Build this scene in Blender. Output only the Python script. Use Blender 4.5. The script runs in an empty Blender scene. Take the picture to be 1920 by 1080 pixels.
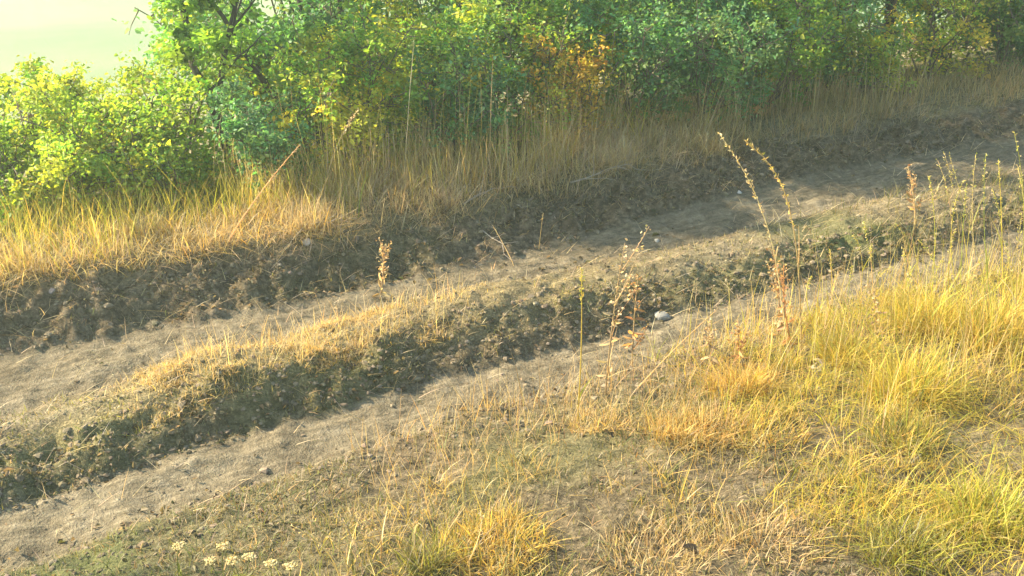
import bpy, math, random
import numpy as np
from mathutils import Vector

# ------------------------------------------------------------------ camera, world, sun, exposure
SC = bpy.context.scene
COL = SC.collection
CAM_H, PITCH, FOC = 3.2, math.radians(24.5), 2156.0
cam = bpy.data.cameras.new('camera')
cam_o = bpy.data.objects.new('camera', cam)
COL.objects.link(cam_o)
cam_o.location = (0, 0, CAM_H)
cam_o.rotation_euler = (math.pi / 2 - PITCH, 0, 0)
cam.sensor_width = 36.0
cam.lens = FOC / 1920 * 36.0
cam.clip_start, cam.clip_end = 0.05, 3000
SC.camera = cam_o

SUN_AZ, SUN_EL = math.radians(-74), math.radians(30)     # azimuth from +Y, clockwise
to_sun = Vector((math.sin(SUN_AZ) * math.cos(SUN_EL), math.cos(SUN_AZ) * math.cos(SUN_EL), math.sin(SUN_EL)))
W = bpy.data.worlds.new('World')
SC.world = W
W.use_nodes = True
nt = W.node_tree
sky = nt.nodes.new('ShaderNodeTexSky')
sky.sky_type = 'NISHITA'
sky.sun_disc = False
sky.sun_elevation = SUN_EL
sky.sun_rotation = SUN_AZ
sky.altitude = 800
sky.air_density = 1.0
sky.dust_density = 2.5
sky.ozone_density = 1.0
nt.nodes['Background'].inputs['Strength'].default_value = 0.11
nt.links.new(sky.outputs[0], nt.nodes['Background'].inputs['Color'])

sl = bpy.data.lights.new('sun', 'SUN')
sl.energy = 5.0
sl.angle = math.radians(1.0)
sl.color = (1.0, 0.83, 0.58)
so = bpy.data.objects.new('sun', sl)
COL.objects.link(so)
so.rotation_euler = to_sun.to_track_quat('Z', 'Y').to_euler()
so.location = (0, 0, 30)

SC.view_settings.view_transform = 'Standard'
SC.view_settings.look = 'None'
SC.view_settings.gamma = 1
SC.view_settings.exposure = 2.25
SC.view_settings.use_curve_mapping = False
SC.render.engine = 'CYCLES'
SC.cycles.max_bounces = 8
SC.cycles.transparent_max_bounces = 8
SC.cycles.volume_bounces = 1
HAZE_DENSITY = 0.0036

rng = np.random.default_rng(7)
random.seed(7)

# ------------------------------------------------------------------ helpers: noise, terrain, picking
DX, DY = 0.8988, 0.4384           # direction along the track; across it is (-DY, DX)


def uv2xy(u, v):
    return u * DX - v * DY, u * DY + v * DX


def xy2uv(x, y):
    return x * DX + y * DY, -x * DY + y * DX


def _hash(ix, iy, seed):
    h = (ix.astype(np.int64) * 374761393 + iy.astype(np.int64) * 668265263 + seed * 1442695041) & 0xFFFFFFFF
    h = ((h ^ (h >> 13)) * 1274126177) & 0xFFFFFFFF
    h = (h ^ (h >> 16)) & 0xFFFFFFFF
    return h / 4294967295.0


def noise(x, y, seed=0):
    x = np.asarray(x, float); y = np.asarray(y, float)
    ix = np.floor(x); iy = np.floor(y)
    fx = x - ix; fy = y - iy
    fx = fx * fx * fx * (fx * (fx * 6 - 15) + 10); fy = fy * fy * fy * (fy * (fy * 6 - 15) + 10)
    a = _hash(ix, iy, seed); b = _hash(ix + 1, iy, seed)
    c = _hash(ix, iy + 1, seed); d = _hash(ix + 1, iy + 1, seed)
    return (a + (b - a) * fx) * (1 - fy) + (c + (d - c) * fx) * fy


def fbm(x, y, seed=0, octs=4, gain=.55):
    s = 0; a = 1; t = 0
    for i in range(octs):
        s = s + a * noise(x * 2.03 ** i, y * 2.03 ** i, seed + i * 17); t += a; a *= gain
    return s / t * 2 - 1


def sstep(a, b, x):
    t = np.clip((x - a) / (b - a), 0, 1)
    return t * t * (3 - 2 * t)


BU = np.array([-40, -6, -2, 0, 1, 2, 3, 4.5, 6, 8, 11, 40.])
BV = np.array([-3.2, -1.3, -.62, -.32, -.17, -.07, 0, .08, .11, .15, .1, -.6])
PV = np.array([-700, -60, -10, 0, 2.5, 3.8, 4.5, 4.84, 4.96, 5.44, 5.53, 5.72, 5.97, 6.18, 6.36, 6.74, 6.86, 7.03, 7.32, 7.8, 8.6, 9.6, 12, 18, 32, 60, 90, 130, 180, 240, 320, 420, 700])
PZ = np.array([18., 3.0, .9, .45, .36, .24, .13, .085, .0, -.01, .05, .17, .2, .14, .0, .01, .055, .14, .27, .27, .18, -.05, -.8, -2.4, -5.5, -9.6, -11.6, -11.2, -7.5, -1.5, 5, 10, 14])


SU = np.array([-40, -2, 0, 1, 2, 3.5, 4.5, 6, 8, 11, 40.])
SS = np.array([.4, .4, .3, .13, .02, .0, .14, .34, .42, .42, .4])


def widen(u):
    return np.interp(u, SU, SS)


def across(u, vs):
    """profile coordinate to distance across the track: the far rut is wider at both ends"""
    s = widen(u)
    return vs + bend(u) + np.clip((vs - 6.5) / .24, 0, 1) * s


def bend(u):
    return np.interp(u, BU, BV)


def prof(vs):
    # softened piecewise profile
    e = .03
    return (np.interp(vs - e, PV, PZ) + np.interp(vs, PV, PZ) * 2 + np.interp(vs + e, PV, PZ)) / 4


def masks(u, v):
    w = fbm(u * 1.3, v * 1.3, 90, 3) * .07 + fbm(u * 6, v * 6, 94, 3) * .035
    q = v - bend(u) + w
    s = widen(u)
    vs = np.where(q < 6.5, q, np.where(q < 6.74 + s, 6.5 + (q - 6.5) * .24 / (.24 + s), q - s))
    near = sstep(4.88, 5.0, vs) * (1 - sstep(5.42, 5.5, vs))
    far = sstep(6.26, 6.36, vs) * (1 - sstep(6.72, 6.82, vs))
    rut = np.maximum(near, far)
    face = sstep(5.42, 5.5, vs) * (1 - sstep(5.72, 5.84, vs))
    bank = sstep(6.75, 6.85, vs) * (1 - sstep(7.15, 7.35, vs))
    ridge = sstep(5.55, 5.7, vs) * (1 - sstep(6.12, 6.3, vs))
    return vs, rut, face, bank, ridge


def height(u, v):
    u = np.asarray(u, float); v = np.asarray(v, float)
    vs, rut, face, bank, ridge = masks(u, v)
    z = prof(vs)
    # the ridge and the bank wax and wane along the track
    left_end = 1 - sstep(-.2, 1.0, u)
    z = z - ridge * left_end * .09
    z = z - np.maximum(ridge, face * sstep(5.5, 5.7, vs)) * sstep(2.4, 4.0, u) * .085
    z = z - .09 * sstep(4, 6.5, u) * sstep(6.8, 7.3, vs) * (1 - sstep(9, 12, vs))
    z = z + ridge * (fbm(u * .9, v * .5, 31, 2) * .05) + bank * fbm(u * .8, v * .8, 33, 2) * .07
    close = np.exp(-((np.maximum(np.abs(u - 4) - 9, 0)) / 4) ** 2) * np.exp(-(np.maximum(np.abs(v - 6) - 4, 0) / 3) ** 2)
    amp = .014 + .016 * rut + .04 * face + .085 * bank + .02 * ridge + .02 * sstep(7.2, 7.6, vs) + .02 * (1 - sstep(4.7, 5.1, vs))
    lum = np.abs(fbm(u * 5.5, v * 5.5, 41, 3))
    z = z + close * (amp * (fbm(u * 4.1, v * 4.1, 11, 3) * .9 + (lum - .25) * .9))
    z = z + close * (.007 + .020 * bank + .014 * face + .006 * ridge + .004 * rut) * fbm(u * 19, v * 19, 51, 2)
    # tyre-pressed bars across the ruts
    bars = np.sin((u + .35 * v) * 2 * math.pi / .085 + 4 * fbm(u * 1.2, v * 1.2, 63, 2))
    z = z + rut * close * .0035 * bars * sstep(-.1, .3, fbm(u * .9, v * .9, 61, 2))
    far = np.maximum(0, np.hypot(u - 4, v - 6) - 12)
    z = z + np.minimum(far * .02, 2.2) * fbm(u * .05, v * .05, 71, 3)
    return z


def hxy(x, y):
    u, v = xy2uv(np.asarray(x, float), np.asarray(y, float))
    return height(u, v)


def pix(px, py, dz=0.0):
    """the point of the ground that the photograph's pixel (1920 wide) looks at"""
    a = (px - 960) / FOC; b = -(py - 540) / FOC
    d = np.array([a, math.cos(PITCH) + b * math.sin(PITCH), -math.sin(PITCH) + b * math.cos(PITCH)])
    t = np.linspace(3.5, 40, 3000)
    P = d[None] * t[:, None]; P[:, 2] += CAM_H
    g = hxy(P[:, 0], P[:, 1]) + dz
    k = int(np.argmax(P[:, 2] < g))
    if k == 0:
        k = 2999
    return P[k]


def link(name, me, parent=None, mat=None):
    o = bpy.data.objects.new(name, me)
    COL.objects.link(o)
    if parent is not None:
        o.parent = parent
    if mat is not None:
        me.materials.append(mat)
    return o


def mesh(name, V, F, cols=None, smooth=True, extra=None):
    """F: list of arrays (m x 3 or m x 4)"""
    V = np.asarray(V, np.float32)
    if not isinstance(F, (list, tuple)):
        F = [F]
    F = [np.asarray(f, np.int32) for f in F if len(f)]
    me = bpy.data.meshes.new(name)
    me.vertices.add(len(V)); me.vertices.foreach_set('co', V.ravel())
    loops = np.concatenate([f.ravel() for f in F])
    tot = np.concatenate([np.full(len(f), f.shape[1], np.int32) for f in F])
    start = np.concatenate([[0], np.cumsum(tot)[:-1]]).astype(np.int32)
    me.loops.add(len(loops)); me.loops.foreach_set('vertex_index', loops)
    me.polygons.add(len(tot)); me.polygons.foreach_set('loop_start', start)
    me.polygons.foreach_set('loop_total', tot)
    me.polygons.foreach_set('use_smooth', np.full(len(tot), smooth, bool))
    me.update(calc_edges=True)
    if cols is not None:
        a = me.attributes.new('tint', 'FLOAT_COLOR', 'POINT')
        c = np.ones((len(V), 4), np.float32); c[:, :3] = cols
        a.data.foreach_set('color', c.ravel())
    for k, arr in (extra or {}).items():
        a = me.attributes.new(k, 'FLOAT', 'POINT')
        a.data.foreach_set('value', np.asarray(arr, np.float32))
    return me


def tag(o, label=None, cat=None, group=None, kind=None):
    for k, val in (('label', label), ('category', cat), ('group', group), ('kind', kind)):
        if val:
            o[k] = val
    return o


def empty(name, loc):
    o = bpy.data.objects.new(name, None)
    COL.objects.link(o)
    o.location = tuple(float(c) for c in loc)
    o.empty_display_size = .1
    return o


class Acc:
    """gathers pieces into one mesh"""
    def __init__(s):
        s.V, s.Q, s.T, s.C, s.n = [], [], [], [], 0

    def add(s, V, Q=None, T=None, C=None):
        V = np.asarray(V, float)
        s.V.append(V)
        if Q is not None and len(Q): s.Q.append(np.asarray(Q) + s.n)
        if T is not None and len(T): s.T.append(np.asarray(T) + s.n)
        C = np.ones(3) if C is None else np.asarray(C, float)
        s.C.append(np.broadcast_to(C, V.shape).copy())
        s.n += len(V)

    def build(s, name, mat, parent=None, smooth=True, off=None):
        V = np.concatenate(s.V)
        if off is not None:
            V = V - np.asarray(off)
        F = []
        if s.Q: F.append(np.concatenate(s.Q))
        if s.T: F.append(np.concatenate(s.T))
        return link(name, mesh(name, V, F, np.concatenate(s.C), smooth), parent, mat)


def tube(acc, pts, rad, n=5, col=None):
    P = np.asarray(pts, float); m = len(P)
    r = np.broadcast_to(np.asarray(rad, float), (m,))
    T = np.gradient(P, axis=0); T /= np.linalg.norm(T, axis=1)[:, None] + 1e-9
    ref = np.array([.31, .17, .93]) if abs(T[0] @ np.array([.31, .17, .93])) < .9 else np.array([1., 0, 0])
    A = np.cross(T, ref); A /= np.linalg.norm(A, axis=1)[:, None] + 1e-9
    B = np.cross(T, A)
    th = np.linspace(0, 2 * math.pi, n, endpoint=False)
    V = P[:, None] + r[:, None, None] * (A[:, None] * np.cos(th)[None, :, None] + B[:, None] * np.sin(th)[None, :, None])
    V = V.reshape(-1, 3)
    i = np.arange(m - 1)[:, None] * n; j = np.arange(n)[None]; k = (j + 1) % n
    Q = np.stack([i + j, i + k, i + n + k, i + n + j], -1).reshape(-1, 4)
    cap = [[(m - 1) * n + j, (m - 1) * n + (j + 1), (m - 1) * n] for j in range(1, n - 1)]
    acc.add(V, Q, cap, col)


def blades(acc, base, h, w, az, lean, droop, c0, c1, segs=3, twist=None):
    """many grass blades at once; base n x 3"""
    n = len(base)
    t = np.linspace(0, 1, segs + 1)
    d = np.stack([np.cos(az), np.sin(az), np.zeros(n)], -1)
    tw = az + math.pi / 2 + (rng.normal(0, .7, n) if twist is None else twist)
    s = np.stack([np.cos(tw), np.sin(tw), np.zeros(n)], -1)
    hh = h[:, None]
    up = hh * (t[None] * (1 - .35 * lean[:, None] ** 2) - .45 * droop[:, None] * t[None] ** 2)
    out = hh * (lean[:, None] * t[None] + droop[:, None] * t[None] ** 2)
    P = base[:, None] + d[:, None] * out[..., None]
    P[..., 2] += up
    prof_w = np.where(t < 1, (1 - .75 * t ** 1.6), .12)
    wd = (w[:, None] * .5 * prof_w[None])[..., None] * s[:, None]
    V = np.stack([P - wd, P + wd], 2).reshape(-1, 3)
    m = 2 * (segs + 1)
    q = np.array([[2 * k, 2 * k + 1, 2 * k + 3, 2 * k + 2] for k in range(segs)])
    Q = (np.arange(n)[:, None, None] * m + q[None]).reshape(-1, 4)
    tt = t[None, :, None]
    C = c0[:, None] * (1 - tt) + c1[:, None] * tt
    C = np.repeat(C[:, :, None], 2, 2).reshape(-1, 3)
    acc.add(V, Q, None, C)


LEAF_T = np.array([0, .34, .74, 1, .74, .34]); LEAF_S = np.array([0, 1, .72, 0, -.72, -1.])


def leaves(acc, P, L, wid, col, fold=.25, up_bias=.5, direc=None):
    """many small leaves; each a folded six-cornered blade"""
    n = len(P)
    d = rng.normal(0, 1, (n, 3)) if direc is None else direc + rng.normal(0, .45, (n, 3))
    d[:, 2] *= .6
    d /= np.linalg.norm(d, axis=1)[:, None]
    nm = rng.normal(0, 1, (n, 3)); nm[:, 2] += up_bias * 2
    s = np.cross(d, nm); s /= np.linalg.norm(s, axis=1)[:, None] + 1e-9
    nn = np.cross(s, d)
    L = np.broadcast_to(L, (n,)); wid = np.broadcast_to(wid, (n,))
    V = P[:, None] + d[:, None] * (L[:, None] * LEAF_T[None])[..., None] + s[:, None] * (wid[:, None] * .5 * LEAF_S[None])[..., None] \
        + nn[:, None] * (wid[:, None] * fold * np.abs(LEAF_S)[None] - (L[:, None] * .18 * LEAF_T[None] ** 2))[..., None]
    q = np.array([[0, 1, 2, 3], [0, 3, 4, 5]])
    Q = (np.arange(n)[:, None, None] * 6 + q[None]).reshape(-1, 4)
    acc.add(V.reshape(-1, 3), Q, None, np.repeat(col, 6, 0))


def ico(acc_unit=[]):
    if not acc_unit:
        p = (1 + 5 ** .5) / 2
        V = np.array([[-1, p, 0], [1, p, 0], [-1, -p, 0], [1, -p, 0], [0, -1, p], [0, 1, p], [0, -1, -p], [0, 1, -p], [p, 0, -1], [p, 0, 1], [-p, 0, -1], [-p, 0, 1]], float)
        V /= np.linalg.norm(V[0])
        T = np.array([[0, 11, 5], [0, 5, 1], [0, 1, 7], [0, 7, 10], [0, 10, 11], [1, 5, 9], [5, 11, 4], [11, 10, 2], [10, 7, 6], [7, 1, 8], [3, 9, 4], [3, 4, 2], [3, 2, 6], [3, 6, 8], [3, 8, 9], [4, 9, 5], [2, 4, 11], [6, 2, 10], [8, 6, 7], [9, 8, 1]])
        acc_unit.append((V, T))
    return acc_unit[0]


def lumps(acc, P, r, col, flat=.65, rough=.3):
    V, T = ico()
    n = len(P)
    k = 1 + rng.normal(0, rough, (n, 12)) * .7
    sc = r[:, None] * np.stack([1 + rng.normal(0, .2, n), 1 + rng.normal(0, .2, n), flat + rng.normal(0, .1, n)], -1)
    X = V[None] * k[..., None] * sc[:, None]
    a = rng.uniform(0, 6.28, n); ca, sa = np.cos(a)[:, None], np.sin(a)[:, None]
    X = np.stack([X[..., 0] * ca - X[..., 1] * sa, X[..., 0] * sa + X[..., 1] * ca, X[..., 2]], -1) + P[:, None]
    TT = (np.arange(n)[:, None, None] * 12 + T[None]).reshape(-1, 3)
    acc.add(X.reshape(-1, 3), None, TT, np.repeat(col, 12, 0))


def rock_mesh(name, size, seed):
    r = np.random.default_rng(seed)
    import bmesh
    bm = bmesh.new()
    bmesh.ops.create_icosphere(bm, subdivisions=3, radius=1)
    dirs = r.normal(0, 1, (9, 3)); dirs /= np.linalg.norm(dirs, axis=1)[:, None]
    cut = r.uniform(.6, .95, 9)
    for v in bm.verts:
        p = np.array(v.co)
        for dd, c in zip(dirs, cut):
            e = p @ dd - c
            if e > 0: p = p - dd * e * .9
        p = p * (1 + .13 * float(fbm(np.array(p[0] * 3 + p[2] * 2), np.array(p[1] * 3), seed, 2)))
        v.co = p * np.array(size)
    me = bpy.data.meshes.new(name)
    bm.to_mesh(me); bm.free()
    me.polygons.foreach_set('use_smooth', np.ones(len(me.polygons), bool))
    return me


# ------------------------------------------------------------------ materials
def new_mat(name):
    m = bpy.data.materials.new(name)
    m.use_nodes = True
    n = m.node_tree
    n.nodes.clear()
    out = n.nodes.new('ShaderNodeOutputMaterial')
    return m, n, out


def plant_mat(name, trans=.45, rough=.55, gain=1.0, tint_t=(1.25, 1.15, .6), spec=.3):
    m, n, out = new_mat(name)
    at = n.nodes.new('ShaderNodeAttribute'); at.attribute_name = 'tint'
    geo = n.nodes.new('ShaderNodeNewGeometry')
    tex = n.nodes.new('ShaderNodeTexNoise'); tex.inputs['Scale'].default_value = 60
    tc = n.nodes.new('ShaderNodeTexCoord')
    n.links.new(tc.outputs['Object'], tex.inputs['Vector'])
    mr = n.nodes.new('ShaderNodeMapRange')
    mr.inputs['To Min'].default_value = .75 * gain; mr.inputs['To Max'].default_value = 1.25 * gain
    n.links.new(tex.outputs['Fac'], mr.inputs['Value'])
    mul = n.nodes.new('ShaderNodeVectorMath'); mul.operation = 'SCALE'
    n.links.new(at.outputs['Color'], mul.inputs[0]); n.links.new(mr.outputs[0], mul.inputs['Scale'])
    b = n.nodes.new('ShaderNodeBsdfPrincipled')
    b.inputs['Roughness'].default_value = rough
    b.inputs['Specular IOR Level'].default_value = spec
    n.links.new(mul.outputs[0], b.inputs['Base Color'])
    if trans > 0:
        tr = n.nodes.new('ShaderNodeBsdfTranslucent')
        tm = n.nodes.new('ShaderNodeVectorMath'); tm.operation = 'MULTIPLY'
        tm.inputs[1].default_value = tint_t
        n.links.new(mul.outputs[0], tm.inputs[0]); n.links.new(tm.outputs[0], tr.inputs['Color'])
        mx = n.nodes.new('ShaderNodeMixShader'); mx.inputs[0].default_value = trans
        n.links.new(b.outputs[0], mx.inputs[1]); n.links.new(tr.outputs[0], mx.inputs[2])
        n.links.new(mx.outputs[0], out.inputs['Surface'])
    else:
        n.links.new(b.outputs[0], out.inputs['Surface'])
    return m


def ramp(n, stops):
    r = n.nodes.new('ShaderNodeValToRGB')
    e = r.color_ramp.elements
    e[0].position, e[0].color = stops[0][0], (*stops[0][1], 1)
    e[1].position, e[1].color = stops[-1][0], (*stops[-1][1], 1)
    for p, c in stops[1:-1]:
        x = e.new(p); x.color = (*c, 1)
    return r


def ground_mat():
    m, n, out = new_mat('soil')
    L = n.links.new
    tc = n.nodes.new('ShaderNodeTexCoord')

    def tex(scale, det=4, rough=.6):
        t = n.nodes.new('ShaderNodeTexNoise')
        t.inputs['Scale'].default_value = scale; t.inputs['Detail'].default_value = det; t.inputs['Roughness'].default_value = rough
        L(tc.outputs['Object'], t.inputs['Vector'])
        return t

    def attr(k):
        a = n.nodes.new('ShaderNodeAttribute'); a.attribute_name = k
        return a

    def mix(f, a, b, mode='MIX'):
        x = n.nodes.new('ShaderNodeMix'); x.data_type = 'RGBA'; x.blend_type = mode
        if isinstance(f, float): x.inputs[0].default_value = f
        else: L(f, x.inputs[0])
        for s, q in ((6, a), (7, b)):
            if isinstance(q, tuple): x.inputs[s].default_value = (*q, 1)
            else: L(q, x.inputs[s])
        return x.outputs[2]
    n1, n2, n3 = tex(3.2, 5), tex(22, 4, .7), tex(75, 3, .7)
    dust = ramp(n, [(.32, (.08, .065, .04)), (.5, (.155, .13, .083)), (.68, (.235, .203, .138))])
    mm = n.nodes.new('ShaderNodeMath'); mm.operation = 'MULTIPLY_ADD'; mm.inputs[1].default_value = .45
    L(n1.outputs['Fac'], mm.inputs[0])
    m2 = n.nodes.new('ShaderNodeMath'); m2.operation = 'MULTIPLY'; m2.inputs[1].default_value = .55
    L(n2.outputs['Fac'], m2.inputs[0]); L(m2.outputs[0], mm.inputs[2])
    L(mm.outputs[0], dust.inputs[0])
    soil = ramp(n, [(.3, (.045, .034, .02)), (.5, (.11, .084, .05)), (.7, (.215, .168, .104))])
    L(n2.outputs['Fac'], soil.inputs[0])
    litter = ramp(n, [(.3, (.12, .105, .05)), (.52, (.22, .18, .085)), (.72, (.36, .29, .15))])
    L(n3.outputs['Fac'], litter.inputs[0])
    c = mix(attr('litter').outputs['Fac'], soil.outputs[0], litter.outputs[0])
    c = mix(attr('rut').outputs['Fac'], c, dust.outputs[0])
    mp = n.nodes.new('ShaderNodeMapping'); mp.vector_type = 'TEXTURE'
    mp.inputs['Rotation'].default_value = (0, 0, math.atan2(DY, DX)); mp.inputs['Scale'].default_value = (.5, .045, .2)
    L(tc.outputs['Object'], mp.inputs['Vector'])
    ts = n.nodes.new('ShaderNodeTexNoise'); ts.inputs['Scale'].default_value = 1.0; ts.inputs['Detail'].default_value = 5; ts.inputs['Roughness'].default_value = .65
    L(mp.outputs[0], ts.inputs['Vector'])
    st = n.nodes.new('ShaderNodeMapRange'); st.inputs['From Min'].default_value = .32; st.inputs['From Max'].default_value = .68
    st.inputs['To Min'].default_value = .62; st.inputs['To Max'].default_value = 1.25
    L(ts.outputs['Fac'], st.inputs['Value'])
    ss = n.nodes.new('ShaderNodeVectorMath'); ss.operation = 'SCALE'
    L(c, ss.inputs[0]); L(st.outputs[0], ss.inputs['Scale'])
    c = ss.outputs[0]
    green = ramp(n, [(.3, (.05, .062, .02)), (.7, (.13, .14, .05))])
    L(n2.outputs['Fac'], green.inputs[0])
    c = mix(attr('moss').outputs['Fac'], c, green.outputs[0])
    far = ramp(n, [(.3, (.09, .125, .06)), (.6, (.15, .19, .09))])
    nf = tex(.05, 6); L(nf.outputs['Fac'], far.inputs[0])
    c = mix(attr('far').outputs['Fac'], c, far.outputs[0])
    # specks of grit
    g = n.nodes.new('ShaderNodeMapRange'); g.inputs['From Min'].default_value = .3; g.inputs['From Max'].default_value = .7
    g.inputs['To Min'].default_value = .72; g.inputs['To Max'].default_value = 1.22
    L(n3.outputs['Fac'], g.inputs['Value'])
    sc = n.nodes.new('ShaderNodeVectorMath'); sc.operation = 'SCALE'
    L(c, sc.inputs[0]); L(g.outputs[0], sc.inputs['Scale'])
    b = n.nodes.new('ShaderNodeBsdfPrincipled')
    b.inputs['Roughness'].default_value = .95; b.inputs['Specular IOR Level'].default_value = .15
    L(sc.outputs[0], b.inputs['Base Color'])
    bp = n.nodes.new('ShaderNodeBump'); bp.inputs['Strength'].default_value = .8; bp.inputs['Distance'].default_value = .02
    ad = n.nodes.new('ShaderNodeMath'); ad.operation = 'ADD'
    L(n2.outputs['Fac'], ad.inputs[0]); L(n3.outputs['Fac'], ad.inputs[1]); L(ad.outputs[0], bp.inputs['Height'])
    L(bp.outputs[0], b.inputs['Normal'])
    L(b.outputs[0], out.inputs['Surface'])
    return m


M_SOIL = ground_mat()
M_LEAF = plant_mat('leaf', .5, .5, 1.6, (1.2, 1.24, .56))
M_GRASS = plant_mat('grass_blade', .45, .6, 1.0, (1.2, 1.1, .75))
M_BARK = plant_mat('bark', 0, .9)
M_CLOD = plant_mat('soil_clod', 0, .95, spec=.1)
M_STONE = plant_mat('stone', 0, .8)


def plain_attr(me, col):
    a = me.attributes.new('tint', 'FLOAT_COLOR', 'POINT')
    c = np.ones((len(me.vertices), 4), np.float32); c[:, :3] = col
    a.data.foreach_set('color', c.ravel())


# ------------------------------------------------------------------ ground and track
def axis(lo, hi, dlo, dhi, step, grow=1.25):
    core = list(np.arange(dlo, dhi + 1e-6, step))
    s, x, up = step, dhi, []
    while x < hi:
        s *= grow; x += s; up.append(min(x, hi))
    s, x, dn = step, dlo, []
    while x > lo:
        s *= grow; x -= s; dn.append(max(x, lo))
    return np.array(dn[::-1] + core + up)


def build_ground():
    au = axis(-700, 700, -2.2, 12.5, .028, 1.16)
    av = axis(-700, 700, 3.2, 9.4, .024, 1.16)
    U, Vv = np.meshgrid(au, av, indexing='xy')
    Z = height(U, Vv)
    X, Y = uv2xy(U, Vv)
    nu, nv = len(au), len(av)
    i = np.arange(nv - 1)[:, None] * nu + np.arange(nu - 1)[None]
    Q = np.stack([i, i + 1, i + nu + 1, i + nu], -1).reshape(-1, 4)
    P = np.stack([X, Y, Z], -1).reshape(-1, 3)
    vs, rut, face, bank, ridge = [a.ravel() for a in masks(U, Vv)]
    u, v = U.ravel(), Vv.ravel()
    patch = sstep(-.1, .35, fbm(u * .9, v * .9, 21, 3))
    moss = np.clip(face * (.08 + .35 * patch) + bank * .2 * patch * (u < 3) + (1 - sstep(4.7, 5.05, vs)) * (.08 + .3 * (1 - sstep(.4, 1.6, u)) + .5 * patch * (1 - sstep(1.5, 3.5, u))) * (1 - .8 * sstep(4.3, 4.7, vs) * sstep(1.0, 2.2, u)) + .5 * ridge * patch * (u > 2.5), 0, .9)
    litter = np.clip(ridge * .9 + sstep(7.1, 7.4, vs) + (1 - sstep(4.7, 5.05, vs)) * .3 * patch, 0, 1) * (.6 + .4 * patch)
    rutm = np.clip(rut * (.8 + .2 * patch) + ridge * .55 * sstep(3.2, 4.5, u) + ridge * .9 * (1 - sstep(-.1, .6, u)) * sstep(5.8, 5.95, vs), 0, 1)
    farm = sstep(14, 40, np.hypot(u - 4, v - 6))
    ex = dict(rut=rutm, moss=moss, litter=litter, far=farm)
    vs2 = masks(U, Vv)[0][:-1, :-1].ravel()
    uu = U[:-1, :-1].ravel()
    on = (vs2 > 4.96) & (vs2 < 7.3) & (uu > -30) & (uu < 40)
    for name, sel in (('dirt_track', on), ('ground', ~on)):
        q = Q[sel]
        ids, inv = np.unique(q, return_inverse=True)
        o = link(name, mesh(name, P[ids], inv.reshape(-1, 4), None, True, {k: a[ids] for k, a in ex.items()}), None, M_SOIL)
        tag(o, kind='structure', label={'dirt_track': 'dry dirt track with two ruts and a grassy middle ridge', 'ground': 'dry earth and litter either side of the track, falling to a hazy valley'}[name])


build_ground()


def ground_pts(n, u0, u1, v0, v1, dens=None, bent=True):
    u = rng.uniform(u0, u1, n); vs = rng.uniform(v0, v1, n)
    if dens is not None:
        k = rng.uniform(0, 1, n) < dens(u, vs)
        u, vs = u[k], vs[k]
    v = across(u, vs)
    x, y = uv2xy(u, v)
    return np.stack([x, y, height(u, v)], -1), u, vs


def pal(n, cols, wts=None, jit=.16):
    cols = np.asarray(cols, float)
    c = cols[rng.choice(len(cols), n, p=wts)]
    c2 = cols[rng.choice(len(cols), n, p=wts)]
    t = rng.uniform(0, .5, (n, 1))
    c = c * (1 - t) + c2 * t
    return np.clip(c * np.exp(rng.normal(0, jit, (n, 1))) * np.exp(rng.normal(0, jit * .3, (n, 3))), 0, 1)


STRAW = [(.52, .40, .19), (.60, .48, .25), (.46, .33, .13), (.55, .46, .28)]
GOLD = [(.60, .41, .09), (.55, .38, .08), (.62, .47, .12), (.44, .38, .06)]
YGREEN = [(.32, .34, .04), (.44, .41, .05), (.54, .46, .08), (.24, .29, .05)]
OLIVE = [(.16, .17, .05), (.22, .21, .07), (.12, .15, .04), (.28, .24, .10)]
TAN = [(.44, .35, .21), (.50, .41, .26), (.36, .27, .15), (.46, .31, .15)]
RUST = [(.42, .23, .09), (.50, .30, .12), (.34, .19, .09)]
GREY = [(.30, .26, .20), (.38, .33, .25), (.24, .20, .15)]


def clump(u, v, seed, s=2.2, lo=-.15, hi=.25):
    return sstep(lo, hi, fbm(u * s, v * s, seed, 3))


def sow(name, label, specs):
    acc = Acc()
    for sp in specs:
        P, u, vs = ground_pts(sp['n'], *sp['box'], sp.get('dens'), sp.get('bent', True))
        n = len(P)
        if n == 0: continue
        h = sp['h'] * np.exp(rng.normal(0, .3, n)) * sp.get('hmul', lambda u, v: 1)(u, vs)
        w = sp.get('w', .005) * np.exp(rng.normal(0, .25, n))
        lean = np.abs(rng.normal(0, sp.get('lean', .25), n))
        droop = np.abs(rng.normal(0, sp.get('droop', .2), n))
        az = rng.uniform(0, 6.283, n)
        c = pal(n, sp['cols'], sp.get('wts'))
        P[:, 2] -= .008
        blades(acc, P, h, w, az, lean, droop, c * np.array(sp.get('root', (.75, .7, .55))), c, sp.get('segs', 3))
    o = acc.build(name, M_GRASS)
    return tag(o, label, None, None, 'stuff')


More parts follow.
